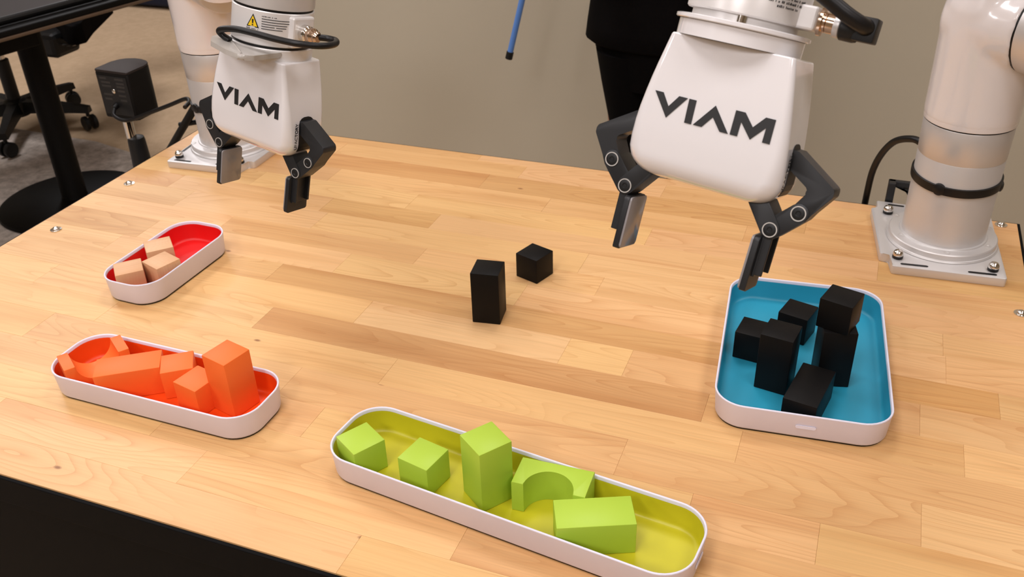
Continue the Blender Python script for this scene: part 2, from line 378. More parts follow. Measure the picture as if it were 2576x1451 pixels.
# ---------------------------------------------------------------- trays
def make_tray(name, x, y, ang, L, W, liner, label, h=.0368, r=.037, marks=()):
    t = tag(empty(name, (x, y, 0), rad(ang)), label, 'tray')
    bm = bmesh.new(); ins = .0028
    def ring(d, z): return [(px, py, z) for px, py in rrect(L-2*d, W-2*d, r-d, 10)]
    loft(bm, [ring(.008, .0018), ring(.0055, .0018), ring(.0038, .0026), ring(ins, .0045), ring(.0008, h-.004), ring(.0002, h-.0018), ring(.0001, h-.0009), ring(.0006, h-.0002), ring(.0014, h), ring(.0022, h-.0003), ring(.0027, h-.0012), ring(.0031, h-.0045)], cap0=True, cap1=False)
    build('shell', bm, 'tray', t, smooth=True, sharp=60)
    bm = bmesh.new()
    loft(bm, [ring(.0023, h-.0014), ring(.0028, h-.002), ring(.0031, h-.008), ring(.0045, .0085), ring(.0052, .0064), ring(.0066, .0048), ring(.0086, .0041), ring(.0105, .004)], cap0=False, cap1=True)
    build('liner', bm, liner, t, smooth=True, sharp=60)
    bm = bmesh.new(); loft(bm, [ring(.0048, 0), ring(.0042, .0019)]); build('base_pad_shadow', bm, 'rubber', t)  # black foot pad; its dark edge also stands in for the tray's contact shadow
    for (mx, my, rot) in marks:
        bm = bmesh.new(); prism(bm, rrect(.023, .0042, .0021, 5), -.0003, .0004, 'xz', .0002)
        o = build('embossed_mark', bm, 'tray', t, loc=(mx, my, .019)); o.rotation_euler = (rad(-3)*math.cos(0), 0, rot)
    return t
make_tray('small_tray', -.9634, .9808, 88.5, .2009, .1015, 'red', 'smallest white rimmed tray with red lining, beside the left table edge')
make_tray('medium_tray', -.7611, .7201, -.4, .3095, .1005, 'orangeliner', 'white rimmed oblong tray with orange red lining holding orange blocks')
make_tray('long_tray', -.2839, .6808, -6.7, .4250, .1022, 'greenliner', 'longest white rimmed tray with yellow green lining at the front', marks=[(.2125-.0008, 0, rad(90))])
make_tray('wide_tray', -.0170, 1.0405, 95.2, .3005, .2030, 'blueliner', 'wide white rimmed tray with blue lining holding black blocks', marks=[(-.1502+.0008, -.006, rad(-90))])

# ---------------------------------------------------------------- blocks
S = .04; FZ = .0042
def block(name, d, x, y, a, mat, label, z0=FZ, group=None, bev=.0011):
    bm = bmesh.new(); box(bm, -d[0]/2, d[0]/2, -d[1]/2, d[1]/2, 0, d[2], bev, 2)
    o = build(name, bm, mat, loc=(x, y, z0), smooth=True); o.rotation_euler = (0, 0, rad(a))
    return tag(o, label, 'block', group)
def arch(name, x, y, a, mat, label, lying):
    """80 x 40 x 40 arch block with a half round cut; lying: cut faces sideways, else cut faces up"""
    R = .0268; w = .04; d = .04; pts = [(-w, -d/2), (-R, -d/2)] if lying else [(-w, 0), (w, 0), (w, d), (R, d)]
    if lying:
        for k in range(1, 24): t = math.pi-math.pi*k/24; pts.append((R*math.cos(t), -d/2+R*math.sin(t)))
        pts += [(R, -d/2), (w, -d/2), (w, d/2), (-w, d/2)]
    else:
        for k in range(1, 24): t = -math.pi*k/24; pts.append((R*math.cos(t), d+R*math.sin(t)))
        pts += [(-R, d), (-w, d)]
    bm = bmesh.new()
    if lying: prism(bm, pts, 0, S, 'xy', .0009)
    else: prism(bm, pts, -S/2, S/2, 'xz', .0009)
    o = build(name, bm, mat, loc=(x, y, FZ), smooth=True, sharp=30); o.rotation_euler = (0, 0, rad(a))
    return tag(o, label, 'block')
C1, T1 = (S, S, S), (S, S, 2*S)
block('wooden_cube', C1, -.9762, .9132, 45, 'beech', 'natural wood cube at the near end of the red tray')
block('wooden_cube', C1, -.9790, .9850, 46.5, 'beech', 'natural wood cube leaning on the far side wall of the red tray')
block('wooden_cube', C1, -.9425, .9455, -18.4, 'beech', 'natural wood cube nearest the long right wall of the red tray')
arch('orange_arch', -.8695, .7198, 56, 'orange', 'orange arch block with its half round cut facing up', False)
block('orange_bar', (2*S, S, S), -.8095, .7150, 34.2, 'orange', 'orange double length block lying in the middle of the orange tray')
block('orange_cube', C1, -.7518, .7375, 36.3, 'orange', 'orange cube turned beside the end of the orange bar')
block('orange_cube', C1, -.7066, .7168, -11.7, 'orange', 'orange cube standing against the tall orange block')
block('orange_tall_block', T1, -.6642, .7297, -13.8, 'orange', 'tall orange block standing upright in the orange tray')
block('green_cube', C1, -.4608, .6838, -31, 'green', 'green cube wedged in the left end of the long tray')
block('green_cube', C1, -.3831, .6835, -12.2, 'green', 'green cube standing free between the end cube and the tall green block')
block('green_tall_block', T1, -.3089, .6867, -36.3, 'green', 'tall green block standing upright in the long tray')
arch('green_arch', -.2374, .6952, 2.0, 'green', 'green arch block lying flat with its half round cut to the front', True)
block('green_bar', (2*S, S, S), -.1822, .6608, 23.5, 'green', 'green double length block lying in front of the green arch')
block('black_cube', C1, -.0798, 1.0424, -7.9, 'blackpaint', 'black cube nearest the left wall of the blue tray')
block('black_tall_block', T1, -.0437, .9864, -9.6, 'blackpaint', 'tall black block in the blue tray with its top clear, left of centre')
block('black_cube', C1, -.0315, 1.1041, -15.3, 'blackpaint', 'black cube in the middle of the blue tray behind the tall block')
block('black_tall_block', T1, .0199, 1.0206, 13.4, 'blackpaint', 'tall black block carrying a cube on its top')
block('black_cube', C1, .0181, 1.0217, -16.6, 'blackpaint', 'black cube balanced on top of the tall block in the blue tray', z0=FZ+.08)
block('black_bar', (S, 2*S, S), -.0010, .9425, -10.7, 'blackpaint', 'black double length block lying at the near wall of the blue tray')
block('black_cube', C1, -.4198, 1.1489, -19.4, 'blackpaint', 'black cube standing on the bare table top', z0=0)
block('black_tall_block', T1, -.4426, 1.0217, 8.2, 'blackpaint', 'tall black block standing on the bare table top', z0=0)

# ---------------------------------------------------------------- robot arms
def eul(a, b, g): return (Matrix.Rotation(a, 3, 'Z') @ Matrix.Rotation(b, 3, 'X') @ Matrix.Rotation(g, 3, 'Y'))
def hw(z):   # half width of the gripper shell at local height z (metres, negative down)
    T = [(0, .0414), (-.01, .0436), (-.02, .0458), (-.03, .0479), (-.04, .0498), (-.05, .0515), (-.06, .0528), (-.07, .0537), (-.078, .054)]
    for (a, p), (b, q) in zip(T, T[1:]):
        if b <= z <= a: return p+(q-p)*(a-z)/(a-b)
    return .054
def gripper_body(root, Mx, side_text=True):
    bm = bmesh.new(); rings = []
    def ring(hx, hy, r, z): return [(px, py, z) for px, py in rrect(2*hx, 2*hy, r, 8)]
    rings.append(ring(.0404, .0257, .0030, 0.0)); rings.append(ring(.0411, .0264, .0033, -.0004))
    for z, hy, r in ((-.0014, .0267, .0036), (-.01, .0270, .0040), (-.02, .0274, .0045), (-.03, .0277, .0052), (-.04, .0278, .0060), (-.05, .0278, .0068), (-.06, .0277, .0078), (-.07, .0272, .0092), (-.078, .0262, .0105)):
        rings.append(ring(hw(z), hy, r, z))
    for k in range(1, 9):
        t = rad(90*k/8); rings.append(ring(.0345+.0195*math.cos(t), .0102+.016*math.cos(t), .0085*math.cos(t)**.5+.004 if k < 8 else .004, -.078-.0167*math.sin(t)))
    loft(bm, rings)
    g = build('gripper_body', bm, 'white', root, smooth=True, sharp=50); g.matrix_basis = Mx
    wn = g.modifiers.new('weighted', 'WEIGHTED_NORMAL'); wn.keep_sharp = True
    g['label'] = 'glossy white gripper housing with black lettering'
    mm = lambda L: [(x/1000, z/1000) for x, z in L]
    letters = dict(
        letter_v=[(-41.4, -38.7), (-35.6, -38.7), (-29.9, -46.7), (-24.3, -38.7), (-18.3, -38.7), (-29.7, -54.1)],
        letter_i=[(-17.2, -38.7), (-12.2, -38.7), (-11.8, -54.2), (-16.6, -54.2)],
        letter_a=[(1.1, -38.9), (13.6, -54.1), (7.9, -54.1), (1.2, -46.4), (-4.5, -54.1), (-10.5, -54.1)],
        letter_m=[(14.8, -38.5), (21.0, -38.5), (28.0, -46.2), (34.5, -38.4), (40.9, -38.4), (41.2, -53.8), (36.3, -53.8), (36.3, -44.6), (28.3, -54), (19.9, -44.8), (19.8, -54.1), (14.8, -54.1)])
    for nm, pl in letters.items():
        bm = bmesh.new(); prism(bm, mm(pl), -.0283, -.0270, 'xz'); build(nm, bm, 'ink', g)
    # vertical print on the side
    me = text_mesh('UFACTORY', .0052, .0002, 'side_print')
    o = link(bpy.data.objects.new('side_print', me)); me.materials.clear(); me.materials.append(M['ink']); o.parent = g
    o.matrix_basis = Matrix(((0, 0, 1, .0538), (0, -1, 0, -.0128), (1, 0, 0, -.083), (0, 0, 0, 1)))
    # linkage slots in both side walls
    for s in (-1, 1):
        bm = bmesh.new(); R = []
        zs = [-.0515, -.0525, -.0545, -.058, -.065, -.072, -.078, -.082, -.086]
        wy = [.003, .0065, .009, .0105, .0108, .0108, .0108, .0108, .0108]
        for z, y in zip(zs, wy):
            x = (hw(z) if z > -.078 else .0345+.0195*math.cos(math.asin(min(1, (-.078-z)/.0167))))+.0005
            R.append([(s*x, -y, z), (s*x, y, z), (s*(x-.004), y, z), (s*(x-.004), -y, z)])
        loft(bm, R); build('linkage_slot', bm, 'blackplastic', g)
        fx = lambda L: [(s*x/1000, z/1000) for x, z in L]
        Q1, Q2 = (s*.0673, -.0928), (s*.0528, -.1080)
        # bent outer arm
        pl = [(48, -54.5), (56.5, -55.0), (84.6, -72.6), (84.6, -77.6), (75.5, -91.5), (72.2, -97.6), (66.5, -99.3), (61.0, -95.5), (63.2, -88.0), (68.6, -78.6), (67.0, -75.6), (54.5, -68.0), (46, -64)]
        if s < 0: pl = pl[::-1]
        poly = round_poly(fx(pl), .0028, 4)
        bm = bmesh.new(); prism(bm, poly, -.0096, .0096, 'xz', .0006); build('outer_arm', bm, 'anodised', g, smooth=True)
        bm = bmesh.new(); prism(bm, capsule(Q1, Q2, .0066), -.0101, .0101, 'xz', .0006); build('knuckle_link', bm, 'anodised', g, smooth=True)
        bm = bmesh.new(); prism(bm, capsule(Q2, (s*.0375, -.0885), .0064), -.0107, .0107, 'xz', .0006); build('inner_link', bm, 'anodised', g, smooth=True)
        for q, yy in ((Q1, .0101), (Q2, .0107)):
            for f in (-1, 1):
                bm = bmesh.new(); y = f*yy
                lathe(bm, [(.0050, 0), (.0050, .0006), (.0043, .0006), (.0043, 0)], 28, (q[0], y, q[1]), (0, f, 0), False, False)
                p = build('pin_ring', bm, 'ringwhite', g, smooth=True)
                bm = bmesh.new(); lathe(bm, [(.0041, 0), (.0041, .0004), (.0030, .0007), (.0018, .0007), (.0014, .0003)], 24, (q[0], y, q[1]), (0, f, 0))
                build('pin_screw', bm, 'blackplastic', g, smooth=True)
        # finger: bracket (open channel), plate and soft pad
        bm = bmesh.new()
        a, b = sorted((s*.0492, s*.0512)); box(bm, a, b, -.0098, .0098, -.1415, -.1090, .0005)
        a, b = sorted((s*.0505, s*.0560))
        box(bm, a, b, -.0098, -.0075, -.1400, -.1060, .0005); box(bm, a, b, .0075, .0098, -.1400, -.1060, .0005)
        build('finger_bracket', bm, 'anodised', g)
        bm = bmesh.new(); a, b = sorted((s*.0452, s*.0494))
        prism(bm, round_poly([(-.0146, -.1136), (.0146, -.1136), (.0146, -.1512), (.0125, -.1520), (-.0125, -.1520), (-.0146, -.1512)], [.003, .003, .001, .001, .001, .001], 4), a, b, 'yz', .0004)
        build('finger_plate', bm, 'anodised', g, smooth=True)
        bm = bmesh.new(); a, b = sorted((s*.0437, s*.0453))
        prism(bm, round_poly([(-.0140, -.1142), (.0140, -.1142), (.0140, -.1510), (-.0140, -.1510)], .0022, 5), a, b, 'yz', .0004)
        build('grip_pad', bm, 'pad', g, smooth=True)
    return g

def arm_base(root, RL, cx, cy, plate, bolts, slots, screws):
    loc = -RL
    bm = bmesh.new(); prism(bm, round_poly(plate, .004, 4), 0, .014, 'xy', .0012); p = build('base_plate', bm, 'silverlight', root, loc=loc, smooth=True)
    for x, y in bolts:
        bm = bmesh.new(); cyl(bm, (x, y, .0141), (x, y, .019), .0078, 24, bev=.0006); build('bolt_collar', bm, 'rubber', p)
        bm = bmesh.new(); lathe(bm, [(.0075, .019), (.0078, .0205), (.0072, .0235), (.0055, .0262), (.003, .0275), (0, .0278)], 24, (x, y, 0)); build('bolt', bm, 'chrome', p, smooth=True)
    for (x0, y0), (x1, y1) in slots:
        bm = bmesh.new(); prism(bm, capsule((x0, y0), (x1, y1), .0028), .0138, .0142, 'xy'); build('slot', bm, 'blackplastic', p)
    bm = bmesh.new(); lathe(bm, [(.0805, .0142), (.0810, .0152), (.0795, .0175), (.0782, .018), (.0782, .0255), (.0770, .0270), (.0640, .0272), (.0628, .0290), (.0610, .0294)], 72, (cx, cy, 0)); fl = build('base_flange', bm, 'silverlight', root, loc=loc, smooth=True)
    for x, y in screws:
        bm = bmesh.new(); lathe(bm, [(.0052, .0271), (.0052, .0274), (.004, .0276), (.0026, .0276), (.0022, .0270)], 20, (x, y, 0)); build('screw', bm, 'silver', fl, smooth=True)
    bm = bmesh.new(); lathe(bm, [(.0601, .0285), (.0607, .1590), (.0603, .1598)], 72, (cx, cy, 0), cap0=False); build('column', bm, 'silverlight', root, loc=loc, smooth=True)
    bm = bmesh.new(); lathe(bm, [(.0604, .1598), (.0609, .1606), (.0619, .2092), (.0614, .2100)], 72, (cx, cy, 0), cap0=False); build('column_sleeve', bm, 'silver', root, loc=loc, smooth=True)
    bm = bmesh.new(); lathe(bm, [(.0606, .2088), (.0606, .2122)], 64, (cx, cy, 0)); build('seam_ring', bm, 'rubber', root, loc=loc)
def shoulder(root, RL, cx, cy, u):
    """white housing: upright barrel flowing into a sideways joint"""
    u = Vector(u).normalized(); c = Vector((cx, cy, 0))
    bm = bmesh.new()
    lathe(bm, [(.0622, .2135), (.0640, .2160), (.0642, .225), (.0642, .25), (.0645, .29), (.0655, .34), (.065, .375), (.057, .402), (.036, .420), (.0, .427)], 64, c)
    lathe(bm, [(.0, -.064), (.028, -.061), (.048, -.050), (.060, -.030), (.066, 0), (.0645, .03), (.0600, .052), (.0590, .0585), (.058, .0590)], 56, c+Vector((0, 0, .353)), u)
    o = build('shoulder_housing', bm, 'whitepaint', root, loc=-RL)
    rm = o.modifiers.new('merge', 'REMESH'); rm.mode = 'VOXEL'; rm.voxel_size = .0032; rm.use_smooth_shade = True
    vg = o.vertex_groups.new(name='soft')
    sm = o.modifiers.new('soften', 'SMOOTH'); sm.factor = .5; sm.iterations = 14
    bm = bmesh.new(); lathe(bm, [(.0610, .2118), (.0622, .2120), (.0631, .2127), (.0634, .215), (.0637, .222), (.0636, .232), (.0624, .246), (.059, .250)], 72, c, cap0=True); build('shoulder_collar', bm, 'whitepaint', root, loc=-RL, smooth=True)
    p = c+Vector((0, 0, .353))
    bm = bmesh.new(); lathe(bm, [(.0565, .056), (.0565, .0612)], 56, p, u); build('joint_seam', bm, 'rubber', root, loc=-RL)
    bm = bmesh.new(); lathe(bm, [(.0568, .0608), (.0572, .0615), (.0572, .118), (.055, .123), (.0, .125)], 56, p, u); build('joint_cap', bm, 'silver', root, loc=-RL, smooth=True)
    return p+u*.155
def upper_links(root, RL, p0, elbow, wrist_top, wrist_dir):
    """upper arm, elbow and forearm, mostly above the picture"""
    bm = bmesh.new(); tube(bm, [p0, p0.lerp(elbow, .12), p0.lerp(elbow, .5), elbow], lambda t: .056-.010*t, 32); build('upper_arm', bm, 'whitepaint', root, loc=-RL, smooth=True)
    bm = bmesh.new(); lathe(bm, [(.0, -.06), (.045, -.055), (.056, -.04), (.056, .04), (.045, .055), (.0, .06)], 40, elbow, (elbow-p0).cross(wrist_top-elbow)); build('elbow_joint', bm, 'silver', root, loc=-RL, smooth=True)
    mid = wrist_top+Vector(wrist_dir)*.07
    bm = bmesh.new(); tube(bm, [elbow, elbow.lerp(mid, .6), mid, wrist_top], lambda t: .046-.010*t, 32); build('forearm', bm, 'whitepaint', root, loc=-RL, smooth=True)

SHU = (math.cos(.5906), -math.sin(.5906), 0)
# ---- right arm
rc = Vector((.1518, 1.4265, 0))
armR = tag(empty('robot_arm', rc), 'white and silver robot arm at the right table edge with a large near gripper', 'robot arm', 'pair of bench robot arms')
arm_base(armR, rc, rc.x, rc.y, [(.0840, 1.3165), (.2400, 1.3265), (.2275, 1.528), (.0525, 1.5355), (.0550, 1.5080), (.0455, 1.5040), (.0655, 1.3500), (.0800, 1.3515)],
         [(.0905, 1.3440), (.2215, 1.3470), (.0715, 1.4925)], [((.0980, 1.3265), (.1310, 1.3295)), ((.1905, 1.3315), (.2240, 1.3345)), ((.0735, 1.5245), (.0935, 1.5245))],
         [(.0833, 1.4600), (.0922, 1.3940), (.1565, 1.3565), (.2140, 1.3960), (.219, 1.458)])
pj = shoulder(armR, rc, rc.x, rc.y, SHU)
GR = Matrix.Translation(Vector((-.0771, .6163, .5392))) @ eul(rad(-10.46), rad(-19.47), rad(4.2)).to_4x4()
MR = Matrix.Translation(-rc) @ GR
gR = gripper_body(armR, MR)
def wpart(name, bm, mat, root, Mx, **k):
    o = build(name, bm, mat, root, **k); o.matrix_basis = Mx; return o
OX = -.004
bm = bmesh.new(); lathe(bm, [(.0412, 0), (.0412, .0098), (.0405, .0102)], 64, (OX, 0, 0)); wpart('gripper_collar', bm, 'white', armR, MR, smooth=True)
bm = bmesh.new(); lathe(bm, [(.0432, .0101), (.0440, .0107), (.0440, .0127), (.0430, .0133)], 64, (OX, 0, 0)); wpart('flange_disc', bm, 'white', armR, MR, smooth=True)
bm = bmesh.new(); lathe(bm, [(.0345, .0132), (.0345, .0179)], 48, (OX, 0, 0)); wpart('wrist_neck', bm, 'wrist', armR, MR, smooth=True)
bm = bmesh.new(); a = rad(14); cyl(bm, (OX+.0335*math.sin(a), -.0335*math.cos(a), .0133), (OX+.0335*math.sin(a), -.0335*math.cos(a), .0178), .0034, 20); wpart('locating_pin', bm, 'chrome', armR, MR, smooth=True)
bm = bmesh.new(); lathe(bm, [(.0375, .0178), (.0386, .0188), (.0386, .062), (.0380, .063)], 64, (OX, 0, 0)); wh = wpart('wrist_housing', bm, 'wrist', armR, MR, smooth=True)
bm = bmesh.new(); lathe(bm, [(.0384, .0635), (.0386, .135)], 64, (OX, 0, 0)); wpart('wrist_cylinder', bm, 'silver', armR, MR, smooth=True)
def print_rows(parent, rows, r, ox, seed, mat='ink'):
    """rows of tiny illegible print wrapped on a cylinder: (angle0, angle1, z, height)"""
    rnd = random.Random(seed)
    for a0, a1, z, h, dens in rows:
        bm = bmesh.new(); a = a0
        while a < a1:
            w = rnd.uniform(.5, 1.4) if dens else a1-a0
            n = max(1, int(w/3)); rr = r+.00025
            for k in range(n):
                b0, b1 = a+w*k/n, min(a1, a+w*(k+1)/n)
                hh = h*(rnd.uniform(.6, 1) if dens else 1)
                V = [bm.verts.new((ox+rr*math.sin(rad(t)), -rr*math.cos(rad(t)), zz)) for t, zz in ((b0, z), (b1, z), (b1, z+hh), (b0, z+hh))]
                bm.faces.new(V)
            a += w+(rnd.choice((.5, .6, .7, 2.2)) if dens else 999)
        build('print_line', bm, mat, parent)
print_rows(wh, [(33, 75, .0320, .0016, 1), (33, 71, .0294, .0016, 1), (42, 67, .0268, .0016, 1)], .0386, OX, 3)
bm = bmesh.new(); box(bm, .028, .0432, -.0125, .0125, .0178, .0325, .0015); cb = wpart('connector_block', bm, 'wrist', armR, MR)
bm = bmesh.new(); lathe(bm, [(.0088, 0), (.0088, .0022), (.0062, .0026), (.0062, .0040), (.0055, .0044), (.0062, .0048), (.0062, .0098)], 28, (.0432, 0, .0248), (1, 0, -.03)); wpart('connector', bm, 'brass', armR, MR, smooth=True)
bm = bmesh.new(); lathe(bm, [(.0074, 0), (.0076, .0005), (.0076, .0034), (.0070, .004)], 24, (.0528, 0, .0245), (1, 0, -.03)); wpart('lock_ring', bm, 'silver', armR, MR, smooth=True)
bm = bmesh.new(); lathe(bm, [(.0070, 0), (.0082, .001), (.0082, .009), (.0076, .011)], 24, (.0565, 0, .0243), (1, 0, -.03)); box(bm, .0655, .0785, -.0075, .0085, .0175, .0325, .001); wpart('cable_plug', bm, 'blackplastic', armR, MR, smooth=True)
bm = bmesh.new(); tube(bm, [(.072, .002, .0255), (.0725, -.006, .0262), (.070, -.0125, .0272), (.062, -.018, .0305), (.052, -.022, .0355), (.038, -.028, .0425), (.018, -.036, .052), (-.01, -.044, .066), (-.03, -.04, .09), (-.034, -.02, .12)], lambda t: .0048 if t > .2 else .0060-.0012*t/.2, 16); wpart('cable', bm, 'rubber', armR, MR, smooth=True)
wtR = GR @ Vector((OX, 0, .13)); upR = (GR.to_3x3() @ Vector((0, 0, 1)))
upper_links(armR, rc, pj, Vector((.34, 1.05, .93)), wtR, upR)
# black strap with knots round the column, feed cable behind
def strap(root, RL, cx, cy, z, tilt, label=None):
    bm = bmesh.new(); n = 64; R = []
    for k in range(n):
        a = 2*math.pi*k/n; zz = z+tilt*math.cos(a-rad(-80)); r = .0607
        ca, sa = math.cos(a), math.sin(a)
        R.append([(cx+(r)*ca, cy+(r)*sa, zz-.0065), (cx+(r+.0028)*ca, cy+(r+.0028)*sa, zz-.006), (cx+(r+.0032)*ca, cy+(r+.0032)*sa, zz), (cx+(r+.0028)*ca, cy+(r+.0028)*sa, zz+.006), (cx+r*ca, cy+r*sa, zz+.0065)])
    loft(bm, R+[R[0]], cap0=False, cap1=False)
    bmesh.ops.remove_doubles(bm, verts=bm.verts, dist=1e-6)
    o = build('strap', bm, 'rubber', root, loc=-RL, smooth=True)
    for a, dz, r in ((-113, .0005, .0095), (-12, -.004, .0085)):
        bm = bmesh.new(); d = Vector((math.cos(rad(a)), math.sin(rad(a)), 0)); zz = z+tilt*math.cos(rad(a+80))
        lathe(bm, [(r*.9, .058), (r, .0605), (r*.9, .0640), (r*.5, .0656), (0, .066)], 20, (cx, cy, zz+dz), d); build('strap_buckle', bm, 'rubber', o, loc=(0, 0, 0), smooth=True)
    return o
strap(armR, rc, rc.x, rc.y, .1235, -.004)
bm = bmesh.new(); tube(bm, [(.105, 1.455, .150), (.085, 1.475, .152), (.058, 1.51, .128), (.040, 1.55, .070), (.036, 1.565, .0), (.036, 1.575, -.15), (.05, 1.58, -.40)], .0055, 14)
o = build('feed_cable', bm, 'rubber', armR, loc=-rc, smooth=True)

# ---- left arm
lc = Vector((-1.1539, 1.4214, 0))
armL = tag(empty('robot_arm', lc), 'white and silver robot arm at the left back corner with the smaller far gripper', 'robot arm', 'pair of bench robot arms')
def ml(L, rot=6.5):
    c, s = math.cos(rad(rot)), math.sin(rad(rot)); out = []
    for x, y in L:
        x, y = -x, y; out.append((lc.x+c*x-s*y, lc.y+s*x+c*y))
    return out
plL = ml([(-.0665, -.1105), (.0850, -.1040), (.0800, .1000), (-.0950, .1020), (-.0950, .0780), (-.1000, .0760), (-.0860, -.0765), (-.0720, -.0750)][::-1])
plL = [(x, min(y, 1.5405)) for x, y in plL]
sl = lambda a, b: (ml([a])[0], ml([b])[0])
arm_base(armL, lc, lc.x, lc.y, plL, ml([(.069, -.083), (-.062, -.085), (.066, .083)]),
         [sl((.038, -.098), (.070, -.096)), sl((-.052, -.1), (-.02, -.099)), sl((.078, -.055), (.078, -.025))], ml([(.06, -.042), (.0, -.072), (-.058, -.04), (.068, .028)]))
pjL = shoulder(armL, lc, lc.x, lc.y, SHU)
strap(armL, lc, lc.x, lc.y, .098, .007)
GL = Matrix.Translation(Vector((-.5509, .7614, .4517))) @ eul(rad(-9.72), rad(-11.39), rad(6.87)).to_4x4()
ML = Matrix.Translation(-lc) @ GL
gL = gripper_body(armL, ML)
bm = bmesh.new(); lathe(bm, [(.0398, -.0002), (.0398, .0098), (.0390, .0106)], 64); wpart('gripper_collar', bm, 'wrist', armL, ML, smooth=True)
bm = bmesh.new(); lathe(bm, [(.0378, .0104), (.0378, .0132)], 64); wpart('wrist_seam', bm, 'rubber', armL, ML, smooth=True)
bm = bmesh.new(); lathe(bm, [(.0378, .0128), (.0387, .0136), (.0387, .0440), (.0380, .0448)], 64); wl = wpart('wrist_housing', bm, 'wrist', armL, ML, smooth=True)
bm = bmesh.new(); lathe(bm, [(.0374, .0446), (.0374, .0474)], 64); wpart('wrist_seam', bm, 'rubber', armL, ML, smooth=True)
bm = bmesh.new(); lathe(bm, [(.0380, .0470), (.0388, .0478), (.0388, .125), (.036, .128)], 64); wpart('wrist_cylinder', bm, 'silver', armL, ML, smooth=True)
# warning label wrapped on the housing
def cyl_patch(poly, r, n=1):
    bm = bmesh.new(); V = [bm.verts.new((r*math.sin(rad(a)), -r*math.cos(rad(a)), z/1000)) for a, z in poly]; bm.faces.new(V); return bm
bm = cyl_patch([(15.5, 41.0), (6.2, 28.6), (24.8, 28.6)], .0391); tri = build('warning_triangle', bm, 'ink', wl)
bm = cyl_patch([(15.5, 39.2), (8.4, 29.5), (22.6, 29.5)], .0392); build('triangle_fill', bm, 'yellow', wl)
bm = cyl_patch([(14.2, 36), (16.8, 36), (16.3, 32.2), (14.7, 32.2)], .0393); build('exclamation_mark', bm, 'ink', wl)
bm = cyl_patch([(14.5, 31.4), (16.5, 31.4), (16.5, 30.2), (14.5, 30.2)], .0393); build('exclamation_mark', bm, 'ink', wl)
print_rows(wl, [(6, 24, .0268, .0009, 1), (28, 50, .0398, .0009, 1), (28, 70, .0376, .0006, 0), (28, 66, .0353, .0006, 0), (28, 63, .0330, .0006, 0), (28, 46, .0308, .0006, 0), (48, 62, .0308, .0006, 0), (28, 57, .0286, .0006, 0)], .0388, 0, 5)
# connector at the right of the wrist with the looping cable
ca = rad(86); cd = Vector((math.sin(ca), -math.cos(ca), 0))
bm = bmesh.new(); T = Matrix.Translation(cd*.037+Vector((0, 0, .0285))) @ Matrix.Rotation(ca-math.pi/2, 4, 'Z')
box(bm, -.006, .0058, -.0135, .0135, -.0145, .0145, .002, mat=T); wpart('connector_block', bm, 'wrist', armL, ML)
bm = bmesh.new(); lathe(bm, [(.0082, 0), (.0082, .006), (.0074, .0066), (.0070, .0075)], 28, cd*.0425+Vector((0, 0, .0285)), cd); wpart('connector', bm, 'chrome', armL, ML, smooth=True)
bm = bmesh.new(); lathe(bm, [(.0062, 0), (.0074, .002), (.0074, .006), (.0055, .0085), (.0058, .0105), (.0040, .0125)], 24, cd*.0495+Vector((0, 0, .0285)), cd); wpart('lock_nut', bm, 'brass', armL, ML, smooth=True)
bm = bmesh.new(); tube(bm, [cd*.058+Vector((0, 0, .0285)), (.066, .004, .0287), (.076, .004, .0290), (.084, -.008, .0285), (.083, -.026, .0282), (.068, -.040, .0276), (.046, -.0452, .0268), (.024, -.0468, .0262), (.002, -.0475, .0248), (-.014, -.047, .0215), (-.0235, -.0455, .0172), (-.0215, -.0425, .0130), (-.013, -.0415, .0105)], .0031, 14); wpart('cable', bm, 'rubber', armL, ML, smooth=True)
# grey bracket plate between wrist and gripper
bm = bmesh.new(); prism(bm, round_poly([(x/1000, y/1000) for x, y in ((-21, -58), (-35, -43), (-39, -30), (-33, -14), (0, -6), (34, -18), (34, -58), (28, -69), (8, -67))], .006, 5), .0045, .0092, 'xy', .0018); wpart('bracket_plate', bm, 'greyplastic', armL, ML, smooth=True)
bm = bmesh.new(); tube(bm, [(-.033, -.028, .0090), (-.006, -.044, .0090), (.024, -.064, .0090)], .0012, 8); wpart('bracket_rib', bm, 'greyplastic', armL, ML, smooth=True)
wtL = GL @ Vector((0, 0, .12)); upL = (GL.to_3x3() @ Vector((0, 0, 1)))
upper_links(armL, lc, pjL, Vector((-1.0, 1.12, .95)), wtL, upL)

# ---------------------------------------------------------------- right: clamp bracket at the table's back edge
bm = bmesh.new()
box(bm, .066, .078, 1.5385, 1.5580, -.058, .046, .0015); box(bm, .066, .108, 1.5485, 1.5580, .036, .046, .0015)
prism(bm, [(.078, .036), (.090, .036), (.108, .012), (.108, .024), (.100, .034)], 1.5485, 1.5560, 'xz')
box(bm, .100, .108, 1.5485, 1.5580, -.05, .040, .001)
o = build('clamp_bracket', bm, 'anodised'); tag(o, 'small black metal bracket on the back edge behind the right base plate', 'bracket')

